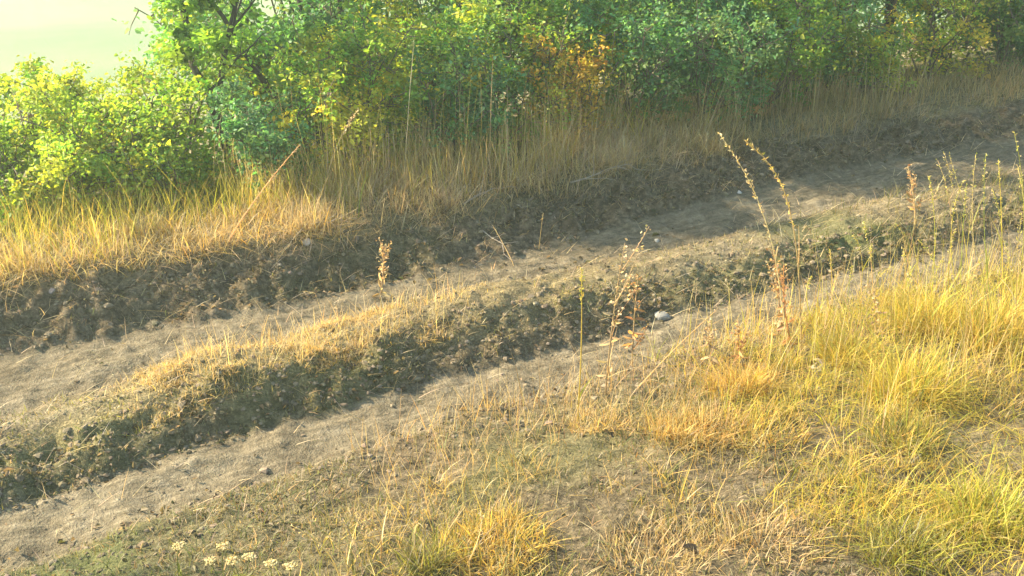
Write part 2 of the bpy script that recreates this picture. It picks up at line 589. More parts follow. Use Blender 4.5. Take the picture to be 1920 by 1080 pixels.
sow('verge_grass', 'dry grass along the far edge of the track, below the bushes', [
    dict(n=15000, box=(-2.5, 2.2, 7.2, 7.85), h=.13, cols=STRAW + GOLD[:2] + TAN[:2], lean=.65, droop=.6, dens=lambda u, v: .3 + .7 * clump(u, v, 101, 3)),
    dict(n=3500, box=(-2.5, 2.4, 7.3, 8.2), h=.24, cols=STRAW + YGREEN, lean=.25, droop=.25, dens=lambda u, v: clump(u, v, 102, 2)),
    dict(n=13000, box=(1.8, 6.2, 7.2, 8.0), h=.17, cols=TAN[:2] + STRAW + [(.52, .42, .32)], lean=.55, droop=.4, dens=lambda u, v: .2 + .8 * clump(u, v, 103, 3)),
    dict(n=5200, box=(1.8, 6.4, 7.35, 8.4), h=.36, w=.004, cols=TAN[:2] + STRAW + YGREEN[1:3] + RUST[1:2], lean=.28, droop=.25, dens=lambda u, v: clump(u, v, 104, 2)),
    dict(n=3200, box=(1.6, 8.5, 7.3, 8.5), h=.52, w=.004, cols=STRAW + [(.58, .48, .36)] + YGREEN[1:2], lean=.1, droop=.1, dens=lambda u, v: clump(u, v, 107, 1.5)),
    dict(n=8000, box=(6.0, 13, 7.2, 8.3), h=.18, cols=OLIVE[3:] + TAN + STRAW[:1], lean=.35, droop=.25, dens=lambda u, v: .25 + .75 * clump(u, v, 105, 2.5)),
    dict(n=2500, box=(6.0, 13, 7.3, 8.5), h=.3, w=.004, cols=OLIVE + TAN + STRAW[:1], lean=.2, droop=.15, dens=lambda u, v: clump(u, v, 106, 2)),
    dict(n=6000, box=(-3, 2.6, 7.6, 9.0), h=.24, cols=YGREEN + GOLD[:1] + OLIVE[1:2], lean=.25, droop=.3),
    dict(n=9000, box=(-8, 16, 8.2, 12), h=.12, cols=OLIVE + YGREEN[:2] + TAN[:1], lean=.4, droop=.4),
])
sow('ridge_grass', 'short straw-coloured grass on the ridge between the two ruts', [
    dict(n=24000, box=(.3, 2.8, 5.64, 6.24), h=.042, cols=STRAW + GOLD[:1] + TAN[:2], lean=.6, droop=.5, w=.0042, dens=lambda u, v: (.15 + .85 * clump(u, v, 111, 4)) * (1 - .95 * sstep(1.9, 2.6, u + .25 * fbm(u * 3, v * 3, 112, 2))) * sstep(.3, .8, u)),
    dict(n=420, box=(.8, 2.6, 5.7, 6.2), h=.14, cols=STRAW, lean=.25, droop=.25, w=.0035),
    dict(n=9000, box=(2.6, 11, 5.55, 6.3), h=.04, cols=GREY + OLIVE + STRAW[:1], lean=.6, droop=.4, w=.0042, dens=lambda u, v: .12 + .6 * clump(u, v, 113, 2)),
    dict(n=2600, box=(5, 11, 5.45, 6.3), h=.12, cols=OLIVE + TAN[:1], lean=.35, droop=.3, w=.004, dens=lambda u, v: clump(u, v, 114, 2)),
    dict(n=14000, box=(-1.2, 6, 5.44, 5.85), h=.026, cols=OLIVE + GREY[:1] + TAN[2:3], lean=.6, droop=.5, w=.006, dens=lambda u, v: .1 + .9 * clump(u, v, 115, 4)),
    dict(n=4000, box=(-1.5, .8, 5.6, 6.3), h=.03, cols=OLIVE + YGREEN[:1] + GREY, lean=.6, droop=.5, w=.005, dens=lambda u, v: clump(u, v, 116, 2.5)),
])
sow('bank_weeds', 'low withered weeds and roots on the broken far bank', [
    dict(n=2600, box=(1.2, 9, 7.1, 7.45), h=.16, cols=GREY + [(.42, .36, .32), (.5, .42, .36)], lean=.9, droop=.5, w=.003, dens=lambda u, v: clump(u, v, 120, 2)),
    dict(n=9000, box=(-1.5, 11, 6.82, 7.35), h=.035, cols=OLIVE + GREY + TAN, lean=.8, droop=.5, w=.006, dens=lambda u, v: .1 + .9 * clump(u, v, 117, 3.5)),
    dict(n=1800, box=(-1.5, 11, 6.85, 7.35), h=.09, cols=GREY + TAN + STRAW[:1], lean=.9, droop=.4, w=.0035, dens=lambda u, v: clump(u, v, 118, 2)),
    dict(n=5000, box=(1.5, 6.5, 7.1, 7.5), h=.08, cols=GREY + TAN, lean=.7, droop=.5, w=.0035, dens=lambda u, v: .2 + .8 * clump(u, v, 119, 3)),
])


def right_bank(u, vs):
    x, y = uv2xy(u, vs + bend(u))
    return sstep(.75, 1.35, x + .35 * (y - 5.2) + .3 * fbm(x * 1.4, y * 1.4, 121, 2))


sow('bank_grass', 'lush yellow grass covering the near bank on the right', [
    dict(n=75000, box=(2.2, 8.5, 2.0, 4.95), h=.10, cols=GOLD + YGREEN, lean=.6, droop=.8, w=.0038, dens=lambda u, v: right_bank(u, v) * (.16 + .84 * clump(u, v, 123, 2.2, -.1, .2))),
    dict(n=12000, box=(2.5, 8.5, 2.0, 4.9), h=.17, cols=YGREEN + GOLD + STRAW[:1], lean=.5, droop=.8, w=.0038, dens=lambda u, v: right_bank(u, v) * clump(u, v, 125, 2)),
    dict(n=1500, box=(3.5, 9.5, 3.4, 5.1), h=.34, cols=STRAW + YGREEN[1:3], lean=.16, droop=.14, w=.004, dens=lambda u, v: right_bank(u, v)),
])
sow('short_grass', 'thin olive and straw grass on the near side of the track', [
    dict(n=60000, box=(-1.5, 3.5, 2.4, 4.84), h=.04, cols=OLIVE + [(.10, .14, .05), (.13, .17, .07)] + GREY + TAN[2:], lean=.6, droop=.5, w=.0045, dens=lambda u, v: (.08 + .75 * clump(u, v, 131, 2.6, -.02, .3) + .35 * (1 - sstep(.6, 1.7, u))) * (1 - .8 * sstep(4.3, 4.7, v) * sstep(1.2, 2.2, u))),
    dict(n=17000, box=(.2, 5.5, 2.4, 4.3), h=.1, cols=STRAW + GOLD[:2] + OLIVE, lean=.5, droop=.55, w=.004, dens=lambda u, v: clump(u, v, 133, 2.4) * sstep(.3, 1.6, u)),
    dict(n=9000, box=(1.6, 5, 3.2, 4.95), h=.05, cols=TAN + RUST[2:] + OLIVE, lean=.6, droop=.4, w=.004, dens=lambda u, v: .1 + .9 * clump(u, v, 135, 3)),
    dict(n=700, box=(1.4, 4.4, 4.2, 4.95), h=.2, cols=TAN + STRAW[:2] + RUST[1:2], lean=.25, droop=.2, w=.003),
    dict(n=1800, box=(-.6, 1.8, 2.4, 4.0), h=.12, cols=OLIVE + YGREEN[:1] + GREY[:1], lean=.4, droop=.35, w=.004),
])

# straw and leaf litter lying about, clods of soil
acc = Acc()
P, u, vs = ground_pts(5200, -1.5, 11, 4.6, 7.6, lambda u, v: .25 + .75 * clump(u, v, 141, 1.5))
n = len(P); P[:, 2] += .006
c = pal(n, STRAW + GREY + TAN)
blades(acc, P, .05 + .09 * rng.random(n), np.full(n, .004), rng.uniform(0, 6.28, n), np.full(n, 1.0), np.full(n, .25), c, c, 2)
o = acc.build('straw_litter', M_GRASS)
tag(o, 'bits of straw and dry stems lying on the track', None, None, 'stuff')
acc = Acc()
for nn, box, k in ((9000, (-1.5, 11, 6.74, 7.5), 151), (3500, (-1.5, 9, 5.42, 5.75), 152), (5000, (-1, 6, 2.5, 5.08), 153), (1500, (-1.5, 10, 5.0, 6.8), 154)):
    P, u, vs = ground_pts(nn, *box, lambda u, v: .1 + .9 * clump(u, v, k, 2.5))
    n = len(P); P[:, 2] += .008
    L = .022 * np.exp(rng.normal(0, .35, n))
    leaves(acc, P, L, L * .6, pal(n, [(.12, .09, .05), (.18, .14, .08), (.09, .09, .035), (.26, .2, .12), (.07, .055, .035)]), .5, 1.2)
tag(acc.build('leaf_litter', M_GRASS), 'small withered leaves strewn over the banks and track edges', None, None, 'stuff')
acc = Acc()
for (nn, box, r0, dens) in ((2600, (-1.5, 11, 6.74, 7.35), .009, None), (3200, (-1.5, 9, 5.42, 5.85), .0085, None), (900, (-1, 10, 5.6, 6.3), .008, None), (2600, (-1, 10, 4.5, 5.0), .008, None), (2600, (-1, 10, 5.02, 6.75), .0055, lambda u, v: clump(u, v, 161, 2))):
    P, u, vs = ground_pts(nn, *box, dens)
    n = len(P); r = np.minimum(r0 * np.exp(rng.normal(0, .55, n)), .024)
    P[:, 2] -= r * .1
    lumps(acc, P, r, pal(n, [(.13, .105, .07), (.16, .13, .085), (.10, .08, .05), (.19, .155, .105)], None, .1))
tag(acc.build('soil_clods', M_CLOD, smooth=False), 'crumbled soil clods along the banks of the track', None, None, 'stuff')

# ------------------------------------------------------------------ trees and shrubs
G_YEL = [(.15, .22, .028), (.215, .26, .03), (.11, .185, .026), (.31, .28, .03)]
G_GOLD = [(.34, .30, .03), (.28, .27, .03), (.40, .32, .04), (.18, .22, .03)]
G_MID = [(.075, .165, .026), (.105, .19, .032), (.06, .135, .026), (.24, .23, .03)]
G_TEAL = [(.065, .15, .065), (.09, .18, .085), (.05, .12, .05), (.13, .17, .055)]
G_DARK = [(.05, .11, .035), (.065, .13, .045), (.04, .09, .032), (.11, .14, .03)]
G_AUT = [(.36, .20, .03), (.40, .28, .04), (.26, .22, .03), (.30, .13, .03)]


def wander(p, d, length, nseg, wob, upb):
    pts = [np.array(p, float)]
    d = np.array(d, float)
    for _ in range(nseg):
        d = d + rng.normal(0, wob, 3); d[2] += upb
        d /= np.linalg.norm(d)
        pts.append(pts[-1] + d * length / nseg)
    return np.array(pts), d


def plant(name, label, cat, base, H, W, cols, nleaf=6000, leaf=.045, stems=1, group=None, trunk_r=.05, trunk_pts=None,
          low=.2, bark=(.11, .085, .06), wts=None, clus=26, kind_tree=True, spread=.16):
    """a tree or shrub: tapering trunk(s), limbs and twigs, and a crown of separate leaves in loose clumps round the twig tips"""
    base = np.asarray(base, float)
    root = tag(empty(name, base), label, cat, group)
    tr, br, tips = Acc(), Acc(), []
    axes = []
    for s in range(stems):
        if trunk_pts is not None and s < len(trunk_pts):
            pts = np.asarray(trunk_pts[s], float)
            r0 = trunk_r * (1 if s == 0 else .65)
        else:
            a = rng.uniform(0, 6.28)
            tilt = .12 if stems == 1 else .55
            d = np.array([math.cos(a) * tilt, math.sin(a) * tilt, 1.]); d /= np.linalg.norm(d)
            off = np.array([math.cos(a), math.sin(a), 0]) * (.0 if stems == 1 else .05)
            pts, _ = wander(off, d, H * rng.uniform(.75, .95), 7, .10, .03)
            r0 = trunk_r / math.sqrt(stems) * rng.uniform(.8, 1.1)
        rad = np.linspace(r0, r0 * .3, len(pts)); rad[0] *= 1.25
        tube(tr, pts, rad, 7, np.array(bark) * rng.uniform(.85, 1.15))
        axes.append((pts, r0))
    nl = max(5, int(12 / stems))
    for pts, r0 in axes:
        seg = np.linspace(0, 1, len(pts))
        for k in range(nl):
            t = low + (1 - low) * (k + rng.random()) / nl
            p = np.array([np.interp(t, seg, pts[:, i]) for i in range(3)])
            a = k * 2.4 + rng.uniform(-.6, .6)
            el = rng.uniform(.05, .7) + .5 * t
            d = np.array([math.cos(a) * math.cos(el), math.sin(a) * math.cos(el), math.sin(el)])
            ln = W * .5 * (1.05 - .45 * abs(t - .55) * 1.6) * rng.uniform(.7, 1.15)
            lp, _ = wander(p, d, ln, 5, .16, .02)
            tube(br, lp, np.linspace(r0 * .42 * (1.1 - .6 * t), .004, 6), 5, np.array(bark) * rng.uniform(.85, 1.2))
            for q in range(6):
                tq = .25 + .75 * (q + rng.random()) / 6
                p2 = np.array([np.interp(tq, np.linspace(0, 1, 6), lp[:, i]) for i in range(3)])
                d2 = d * .5 + rng.normal(0, .6, 3); d2 /= np.linalg.norm(d2)
                tp, _ = wander(p2, d2, ln * rng.uniform(.25, .5), 3, .2, .02)
                tube(br, tp, np.linspace(.006, .0018, 4), 3, np.array(bark) * 1.2)
                tips += [tp[-1], (tp[-1] + tp[1]) / 2] if rng.random() < .7 else [tp[-1]]
    tips = np.array(tips)
    keep = rng.random(len(tips)) < .93
    tips = tips[keep]
    per = np.maximum(1, int(nleaf * 1.1) // len(tips))
    wt = np.exp(rng.normal(0, .8, len(tips)))
    cnt = np.maximum(2, (per * wt / wt.mean()).astype(int))
    idx = np.repeat(np.arange(len(tips)), cnt)
    n = len(idx)
    sz = spread * .72 * (W / 1.6) ** .5 * np.exp(rng.normal(0, .3, len(tips)))
    P = tips[idx] + rng.normal(0, 1, (n, 3)) * (sz[idx] * .55)[:, None] * np.array([1, 1, .75])
    ctip = pal(len(tips), cols, wts, .28)
    col = .7 * ctip[idx] + .3 * pal(n, cols, wts, .22)
    # never under the ground
    gz = hxy(P[:, 0] + base[0], P[:, 1] + base[1]) - base[2]
    ok = P[:, 2] > gz + .03
    P, col = P[ok], col[ok]
    n = len(P)
    L = leaf * 1.06 * np.exp(rng.normal(0, .2, n))
    cr = Acc()
    leaves(cr, P, L, L * rng.uniform(.5, .72, n), col, direc=None)
    tr.build('trunk' if kind_tree else 'stem', M_BARK, root)
    br.build('branches', M_BARK, root)['kind'] = 'stuff'
    cr.build('crown' if kind_tree else 'foliage', M_LEAF, root)
    return root


def at(px, py, dist_y=None):
    """ground point under pixel, or the ground at world depth Y along that pixel column"""
    if dist_y is None:
        return pix(px, py)
    b = -(py - 540) / FOC
    x = (px - 960) / FOC * dist_y / (math.cos(PITCH) + b * math.sin(PITCH))
    return np.array([x, dist_y, float(hxy(x, dist_y))])


# the small forked tree at the left
b = at(440, 330, 8.75)
k = 8.75 / (FOC * .97)
def rel(dx, dy, back=0.): return (dx * k, back, -dy * k * .96)
plant('forked_tree', 'slender yellow-green tree with a dark leaning forked trunk, left of the middle', 'tree', b, 2.6, 1.35, G_YEL[:3] + G_MID[:2], 6500, .045, 2, None, .055,
      [[rel(10, 60), rel(6, -20), rel(-10, -70, .05), rel(-25, -130, .05), rel(-40, -180, .1), rel(-62, -235, .1), rel(-75, -330, .2), rel(-70, -430, .3)],
       [rel(-26, -133, .05), rel(-18, -180, .1), rel(-5, -260, .2), rel(20, -350, .3), rel(60, -460, .4)]], low=.56, bark=(.05, .04, .028))

# px, py(base hint), depth, height, width, palette, leaves, leaf size, stems, label
LEFT = [
    (10, 380, 8.3, .6, 1.3, G_YEL + G_MID[:2], 5200, .036, 4, 'bright green leafy shrub at the left edge behind the dry golden grass'),
    (70, 360, 9.6, 1.12, .62, G_MID + G_YEL[:2], 3000, .038, 3, 'upright shrub with a rounded tuft of leaves standing out against the pale haze'),
    (165, 350, 9.4, 1.22, .66, G_YEL + G_MID[:1], 3600, .038, 3, 'tallest of the low bright shrubs left of the forked tree, top against the haze'),
    (130, 400, 8.2, .7, 1.2, G_YEL, 5000, .034, 5, 'low yellow-green bush rising from the golden grass at the left'),
    (225, 380, 8.9, .85, 1.2, G_YEL, 6400, .038, 4, 'broad sunlit yellow-green bush just left of the forked tree'),
    (318, 390, 8.75, .95, 1.0, G_YEL + G_MID[:1], 3200, .036, 4, 'airy thin-stemmed shrub closing the gap left of the dark forked trunk'),
    (335, 400, 8.4, .5, 1.0, G_YEL + G_MID[:2], 4200, .034, 5, 'low olive bush at the foot of the forked tree'),
    (550, 390, 8.5, .9, .78, G_TEAL, 5200, .032, 5, 'rounded blue-green shrub right of the forked trunk'),
]
for (px, py, Y, H, Wd, cols, nl, lf, st, lab) in LEFT:
    plant('shrub', lab, 'shrub', at(px, py, Y), H, Wd, cols, nl, lf, st, 'shrubs beside the track', .03, None, .03, kind_tree=False)

MIDT = [
    (600, 330, 10.2, 2.9, 2.1, G_MID + G_YEL[:1], 8000, .045, 'leafy green tree right behind the blue-green shrub'),
    (760, 330, 10.6, 3.0, 2.0, G_TEAL + G_MID[:2], 8000, .042, 'soft grey-green tree left of the middle of the thicket'),
    (905, 310, 10.6, 2.9, 2.0, G_MID + G_GOLD[:2], 8000, .045, 'olive tree with yellowing leaves in the middle of the thicket'),
    (1070, 290, 11.6, 3.2, 2.2, G_MID + G_TEAL[:2], 8000, .045, 'green tree with a dark upright trunk above the rusty shrub'),
    (1230, 270, 11.4, 3.2, 2.3, G_TEAL, 8500, .042, 'dense blue-green tree right of the middle of the thicket'),
    (1390, 250, 12.2, 3.4, 2.4, G_GOLD[:2] + G_MID + G_TEAL[:1], 8500, .046, 'mixed green tree with yellow sprays left of the dark trunks'),
    (1545, 235, 12.2, 3.4, 2.2, G_MID + G_DARK[:2], 7500, .046, 'tree on a thin dark trunk beside the upper end of the track'),
    (1650, 215, 13.2, 3.8, 2.5, G_DARK + G_YEL[:1], 8000, .048, 'tree with the thickest dark trunk at the upper right'),
    (1770, 200, 13.6, 3.6, 2.4, G_MID + G_DARK[:2], 8000, .046, 'shaded green tree near the upper right corner'),
    (1890, 190, 13.2, 3.6, 2.4, G_TEAL + G_DARK[:2], 8000, .046, 'dark blue-green tree at the right edge above the track'),
]
for i, (px, py, Y, H, Wd, cols, nl, lf, lab) in enumerate(MIDT):
    plant('tree', lab, 'tree', at(px, py, Y), H, Wd, cols, nl, lf, 1 if i in (3, 6, 7) else 2, 'trees along the far side of the track', .085 if i == 7 else .05, None, .14 if i not in (3, 6, 7) else .42, bark=(.05, .042, .032))

# the verge trees go on to the left of the view and shade the lower left of the track
plant('tree', 'broad green verge tree at the near left end of the track', 'tree', (-6.3, 4.9, float(hxy(-6.3, 4.9))), 4.0, 2.4, G_MID + G_YEL[:1], 8000, .048, 2, 'trees along the far side of the track', .06, None, .2)

UNDER = [
    (625, 340, 8.9, 1.25, 1.1, G_MID + G_YEL[:1], 4600, .036, 'mid-green bush right of the rounded blue-green shrub'),
    (700, 340, 8.8, .9, .8, G_GOLD, 3200, .034, 'yellow-leaved sapling bush above the tall dry grass left of middle'),
    (770, 340, 9.4, 1.4, 1.2, G_MID + G_GOLD[:2], 4800, .038, 'tall olive-yellow bush left of the dark blue-green bush'),
    (850, 320, 9.1, .95, 1.0, G_TEAL + G_DARK[:1], 4800, .032, 'dark blue-green bush behind the tan grass in the middle'),
    (950, 300, 9.6, 1.2, 1.2, G_MID + G_YEL[:1], 4600, .036, 'olive bush between the dark bush and the rusty shrub'),
    (1062, 290, 9.6, .8, .8, G_AUT + G_YEL[:1], 2800, .034, 'rusty orange and yellow autumn shrub in the middle'),
    (1085, 290, 10.3, 1.4, 1.3, G_MID + G_TEAL[:2], 5000, .038, 'tall green bush rising behind the rusty shrub'),
    (1190, 280, 10.1, 1.1, 1.2, G_TEAL + G_MID[:1], 4600, .036, 'green bush right of the rusty shrub'),
    (1310, 255, 10.4, 1.2, 1.3, G_TEAL, 5200, .036, 'blue-green bush behind the tips of the two tall arching stalks'),
    (1420, 240, 10.9, 1.1, 1.2, G_MID, 4600, .036, 'leafy green bush left of the thin dark trunk'),
    (1510, 240, 11.5, 1.3, 1.3, G_TEAL + G_MID[:2], 4600, .038, 'tall soft green bush just left of the thin dark trunk'),
    (1600, 205, 11.6, .6, 1.0, G_GOLD[:2] + G_MID[:2], 3200, .038, 'yellowish bush at the foot of the dark trunks'),
    (1730, 180, 12.2, 1.0, 1.3, G_AUT[1:3] + G_MID[:2] + G_YEL[1:2], 3400, .038, 'tawny bush right of the dark trunks'),
    (1860, 170, 12.6, 1.1, 1.4, G_DARK, 4600, .038, 'low dark bush at the right end of the far verge'),
]
for (px, py, Y, H, Wd, cols, nl, lf, lab) in UNDER:
    plant('bush', lab, 'bush', at(px, py, Y), H, Wd, cols, nl, lf, 5, 'bushes under the trees', .028, None, .04, kind_tree=False)


def copy_thing(o, loc, rz, s, label=None, group=None):
    c = o.copy(); COL.objects.link(c)
    c.location = tuple(float(q) for q in loc); c.rotation_euler = (0, 0, rz); c.scale = (s, s, s)
    if label: c['label'] = label
    if group: c['group'] = group
    for ch in o.children:
        d = ch.copy(); COL.objects.link(d); d.parent = c
    return c


srcs = [o for o in bpy.data.objects if o.type == 'EMPTY' and o.name.split('.')[0] == 'tree' and o.location.x > -5]
BACK = [(560, 13.2), (690, 14.5), (830, 13.4), (980, 14.4), (1120, 15.2), (1280, 14.6), (1440, 15.6), (1580, 16.2), (1720, 16.6), (1850, 16.2), (1980, 15.6),
        (640, 17.0), (900, 18.0), (1180, 18.6), (1480, 19.5), (1780, 20.5), (2050, 14.0)]
ORD = 'first second third fourth fifth sixth seventh eighth ninth tenth eleventh twelfth thirteenth fourteenth fifteenth sixteenth seventeenth eighteenth nineteenth twentieth twenty-first twenty-second twenty-third twenty-fourth twenty-fifth twenty-sixth twenty-seventh twenty-eighth twenty-ninth thirtieth'.split()
BACKLAB = ['%s from the left in its middle row' % ORD[i] for i in range(11)] + ['%s from the left in its rearmost row' % ORD[i] for i in range(6)]
for i, (px, Y) in enumerate(BACK):
    x = (px - 960) / FOC * Y / .97
    z = float(hxy(x, Y))
    copy_thing(srcs[i * 7 % len(srcs)], (x, Y, z - .05), i * 1.9, 1.05 + .45 * random.random(), 'leafy green tree deeper in the thicket, %s' % BACKLAB[i], 'trees deeper in the thicket')

bsrc = [o for o in bpy.data.objects if o.type == 'EMPTY' and o.name.split('.')[0] == 'bush']
SHADE = [(1240, 12.4), (1365, 12.8), (1480, 13.2), (1580, 13.6), (1760, 14.2), (1845, 14.0), (1925, 14.2), (480, 10.6), (590, 11.4), (700, 11.6), (900, 12.0), (1050, 12.4)]
for i, (px, Y) in enumerate(sorted(SHADE)):
    x = (px - 960) / FOC * Y / .96
    copy_thing(bsrc[(7, 8, 6, 13, 9, 10)[i % 6]], (x, Y, float(hxy(x, Y)) - .05), i * 2.3 + 1, 1.15 + .4 * random.random(), 'shaded green bush between the tree trunks, %s from the left' % ORD[i], 'shaded bushes between the trunks')

# ------------------------------------------------------------------ single stalks and weeds
def stem_curve(base, top, bow=(0, 0, 0), n=9):
    base, top, bow = map(np.asarray, (base, top, bow))
    t = np.linspace(0, 1, n)[:, None]
    return base * (1 - t) + top * t + bow * (4 * t * (1 - t))


def seeds_along(acc, C, t0, t1, n, L, wd, cols, spread=.5, jit=.004):
    t = rng.uniform(t0, t1, n)
    q = np.linspace(0, 1, len(C))
    P = np.stack([np.interp(t, q, C[:, i]) for i in range(3)], -1) + rng.normal(0, jit, (n, 3))
    T = np.gradient(C, axis=0)
    D = np.stack([np.interp(t, q, T[:, i]) for i in range(3)], -1)
    D /= np.linalg.norm(D, axis=1)[:, None]
    D = D + rng.normal(0, spread, (n, 3))
    leaves(acc, P, L * rng.uniform(.7, 1.3, n), wd * rng.uniform(.7, 1.3, n), pal(n, cols), .2, 0, D)


def lift(px, py, Y):
    """point at depth Y seen at that pixel"""
    a = (px - 960) / FOC; bb = -(py - 540) / FOC
    d = np.array([a, math.cos(PITCH) + bb * math.sin(PITCH), -math.sin(PITCH) + bb * math.cos(PITCH)])
    return np.array([0, 0, CAM_H]) + d * Y / d[1]


def through(pts, Y, n=14):
    P = np.array([lift(x, y, Y) for x, y in pts]); q = np.linspace(0, 1, len(P)); t = np.linspace(0, 1, n)
    for _ in range(2):
        P2 = np.stack([np.interp(t, q, P[:, i]) for i in range(3)], -1)
    P2[1:-1] = (P2[:-2] + 2 * P2[1:-1] + P2[2:]) / 4
    return P2


def stalk(name, label, base, top, bow, r, cols, head=(.6, 1.0), nseed=60, seed=(.02, .006), nleaf=2, group=None, leafcol=None, hcols=None, cat='grass stalk', path=None):
    base = np.asarray(base, float); top = np.asarray(top, float)
    root = tag(empty(name, base), label, cat, group)
    C = stem_curve(np.zeros(3), top - base, bow) if path is None else path - base
    C[0, 2] -= .02
    a = Acc(); tube(a, C, np.linspace(r, r * .4, len(C)), 5, pal(1, cols)[0]); a.build('stem', M_GRASS, root)
    if nseed:
        s = Acc(); seeds_along(s, C, head[0], head[1], nseed, seed[0], seed[1], hcols or cols); s.build('seed_head', M_GRASS, root)['kind'] = 'stuff'
    for k in range(nleaf):
        l = Acc()
        t = rng.uniform(.08, .45)
        P = np.array([[np.interp(t, np.linspace(0, 1, len(C)), C[:, i]) for i in range(3)]])
        cc = pal(1, leafcol or cols)
        blades(l, P, np.array([rng.uniform(.12, .25)]), np.array([.008]), rng.uniform(0, 6.28, 1), np.array([.35]), np.array([.5]), cc, cc, 5)
        l.build('leaf', M_GRASS, root)
    return root


b1 = pix(1503, 660)
stalk('tall_grass_stalk', 'tall thick yellow grass stalk arching left over the track, the right one of a pair', b1, lift(1395, 262, b1[1]), (.14, 0, .10), .0045, GOLD[1:] + STRAW[:2], (.45, 1), 110, (.022, .0055), 3, 'two tall arching stalks', path=through([(1503, 660), (1501, 560), (1493, 450), (1475, 365), (1445, 305), (1395, 262)], b1[1]))
b2 = pix(1480, 675)
stalk('tall_grass_stalk', 'tall thin beaded grass stalk leaning left, beside the thicker arching stalk', b2, lift(1350, 252, b2[1]), (.06, 0, .03), .0035, TAN + STRAW, (.4, 1), 80, (.02, .009), 2, 'two tall arching stalks', path=through([(1480, 675), (1466, 560), (1448, 450), (1420, 370), (1390, 310), (1350, 252)], b2[1]))


def dock(label, base, top, cols, n=5, group='dried weeds by the ruts', nfl=34):
    base = np.asarray(base, float); top = np.asarray(top, float)
    root = tag(empty('dried_weed', base), label, 'weed', group)
    H = np.linalg.norm(top - base)
    C = stem_curve(np.zeros(3), top - base, rng.normal(0, .02, 3))
    C[0, 2] -= .02
    a = Acc(); tube(a, C, np.linspace(.005, .002, len(C)), 5, pal(1, RUST + TAN)[0])
    s = Acc()
    seeds_along(s, C, .55, 1, nfl, .02, .013, cols, 1.2, .012)
    for k in range(n):
        t = rng.uniform(.15, .8)
        p = np.array([np.interp(t, np.linspace(0, 1, len(C)), C[:, i]) for i in range(3)])
        az = rng.uniform(0, 6.28)
        e = p + np.array([math.cos(az) * .38, math.sin(az) * .38, .7]) * H * rng.uniform(.2, .5)
        B = stem_curve(p, e, (0, 0, -.01), 5)
        tube(a, B, np.linspace(.003, .0012, 5), 4, pal(1, RUST + TAN)[0])
        seeds_along(s, B, .4, 1, nfl // 3, .018, .012, cols, 1.2, .010)
    a.build('stem', M_GRASS, root)
    s.build('seed_head', M_GRASS, root)['kind'] = 'stuff'
    l = Acc()
    m = 10
    t = rng.uniform(.1, .6, m)
    P = np.stack([np.interp(t, np.linspace(0, 1, len(C)), C[:, i]) for i in range(3)], -1)
    leaves(l, P, .07, .02, pal(m, cols), .4, 0)
    l.build('withered_leaves', M_GRASS, root)['kind'] = 'stuff'
    return root


b = pix(1185, 690); dock('dried weed with a rust-orange seed head standing in front of the near rut', b, lift(1197, 515, b[1]), RUST, 4)
b = pix(1135, 740); dock('taller pale dried weed with a yellowish head left of the rust-orange one', b, lift(1172, 455, b[1]), STRAW + TAN, 5)
b = pix(1455, 650); dock('brown dried weed at the foot of the two tall arching stalks', b, lift(1448, 470, b[1]), RUST + TAN, 5, nfl=50)
b = pix(1488, 665); dock('rusty twiggy weed against the thick arching stalk', b, lift(1470, 500, b[1]), RUST, 3)
b = pix(712, 560); dock('reddish dried weed on the straw ridge between the ruts', b, lift(718, 462, b[1]), RUST + STRAW, 3, nfl=70)
b = pix(1640, 640); dock('upright brown weed at the edge of the yellow bank', b, lift(1640, 540, b[1]), TAN, 2, nfl=40)
b = pix(1395, 700); dock('short orange weed with a bud-like head left of the arching stalks', b, lift(1382, 610, b[1]), RUST + GOLD[:1], 1, nfl=50)
b = pix(1335, 690); dock('small pale dried weed on the near edge of the track', b, lift(1330, 600, b[1]), TAN, 2, nfl=40)
b = pix(1715, 420); dock('dark tipped double weed spike in the grass at the upper right', b, lift(1702, 312, b[1]), TAN + RUST, 3, nfl=60)

b = pix(1082, 800); stalk('grass_stalk', 'straight tall yellowish stalk crossing the near rut, left of the dried weeds', b, lift(1090, 505, b[1]), (.01, 0, 0), .0045, YGREEN[1:] + GOLD[:1], (.8, 1), 30, (.02, .006), 2, 'single grass stalks')
b = pix(425, 455); stalk('grass_stalk', 'thick pale dead stalk leaning right across the bush edge, left of middle', b, lift(562, 272, b[1] + .1), (0, 0, .03), .005, STRAW + OLIVE[3:], (.3, 1), 80, (.02, .006), 0, 'single grass stalks')
b = pix(600, 400); stalk('grass_stalk', 'bent dry stalk leaning right above the tan verge grass', b, lift(672, 205, b[1]), (-.03, 0, .06), .004, STRAW + TAN, (.7, 1), 60, (.02, .008), 1, 'single grass stalks')
b = pix(1180, 745); stalk('grass_stalk', 'long thin pale stem slanting up to the right over the near rut', b, lift(1345, 580, b[1] + .3), (0, 0, .02), .003, STRAW + GREY, (.8, 1), 20, (.015, .005), 0, 'single grass stalks')
b = pix(965, 500); stalk('grass_stalk', 'thin dead stem slanting left down the far bank', b, lift(925, 425, b[1] + .2), (0, 0, .01), .003, GREY + STRAW, (.8, 1), 8, (.012, .005), 0, 'single grass stalks')
b = pix(1010, 470); stalk('grass_stalk', 'slim upright pale stem on the far bank', b, lift(1018, 400, b[1]), (0, 0, 0), .0028, STRAW, (.8, 1), 10, (.012, .005), 0, 'single grass stalks')
b = pix(1540, 640); stalk('grass_stalk', 'thin stem slanting right just right of the arching stalks', b, lift(1572, 505, b[1]), (0, 0, 0), .0028, STRAW, (.7, 1), 20, (.014, .005), 0, 'single grass stalks')

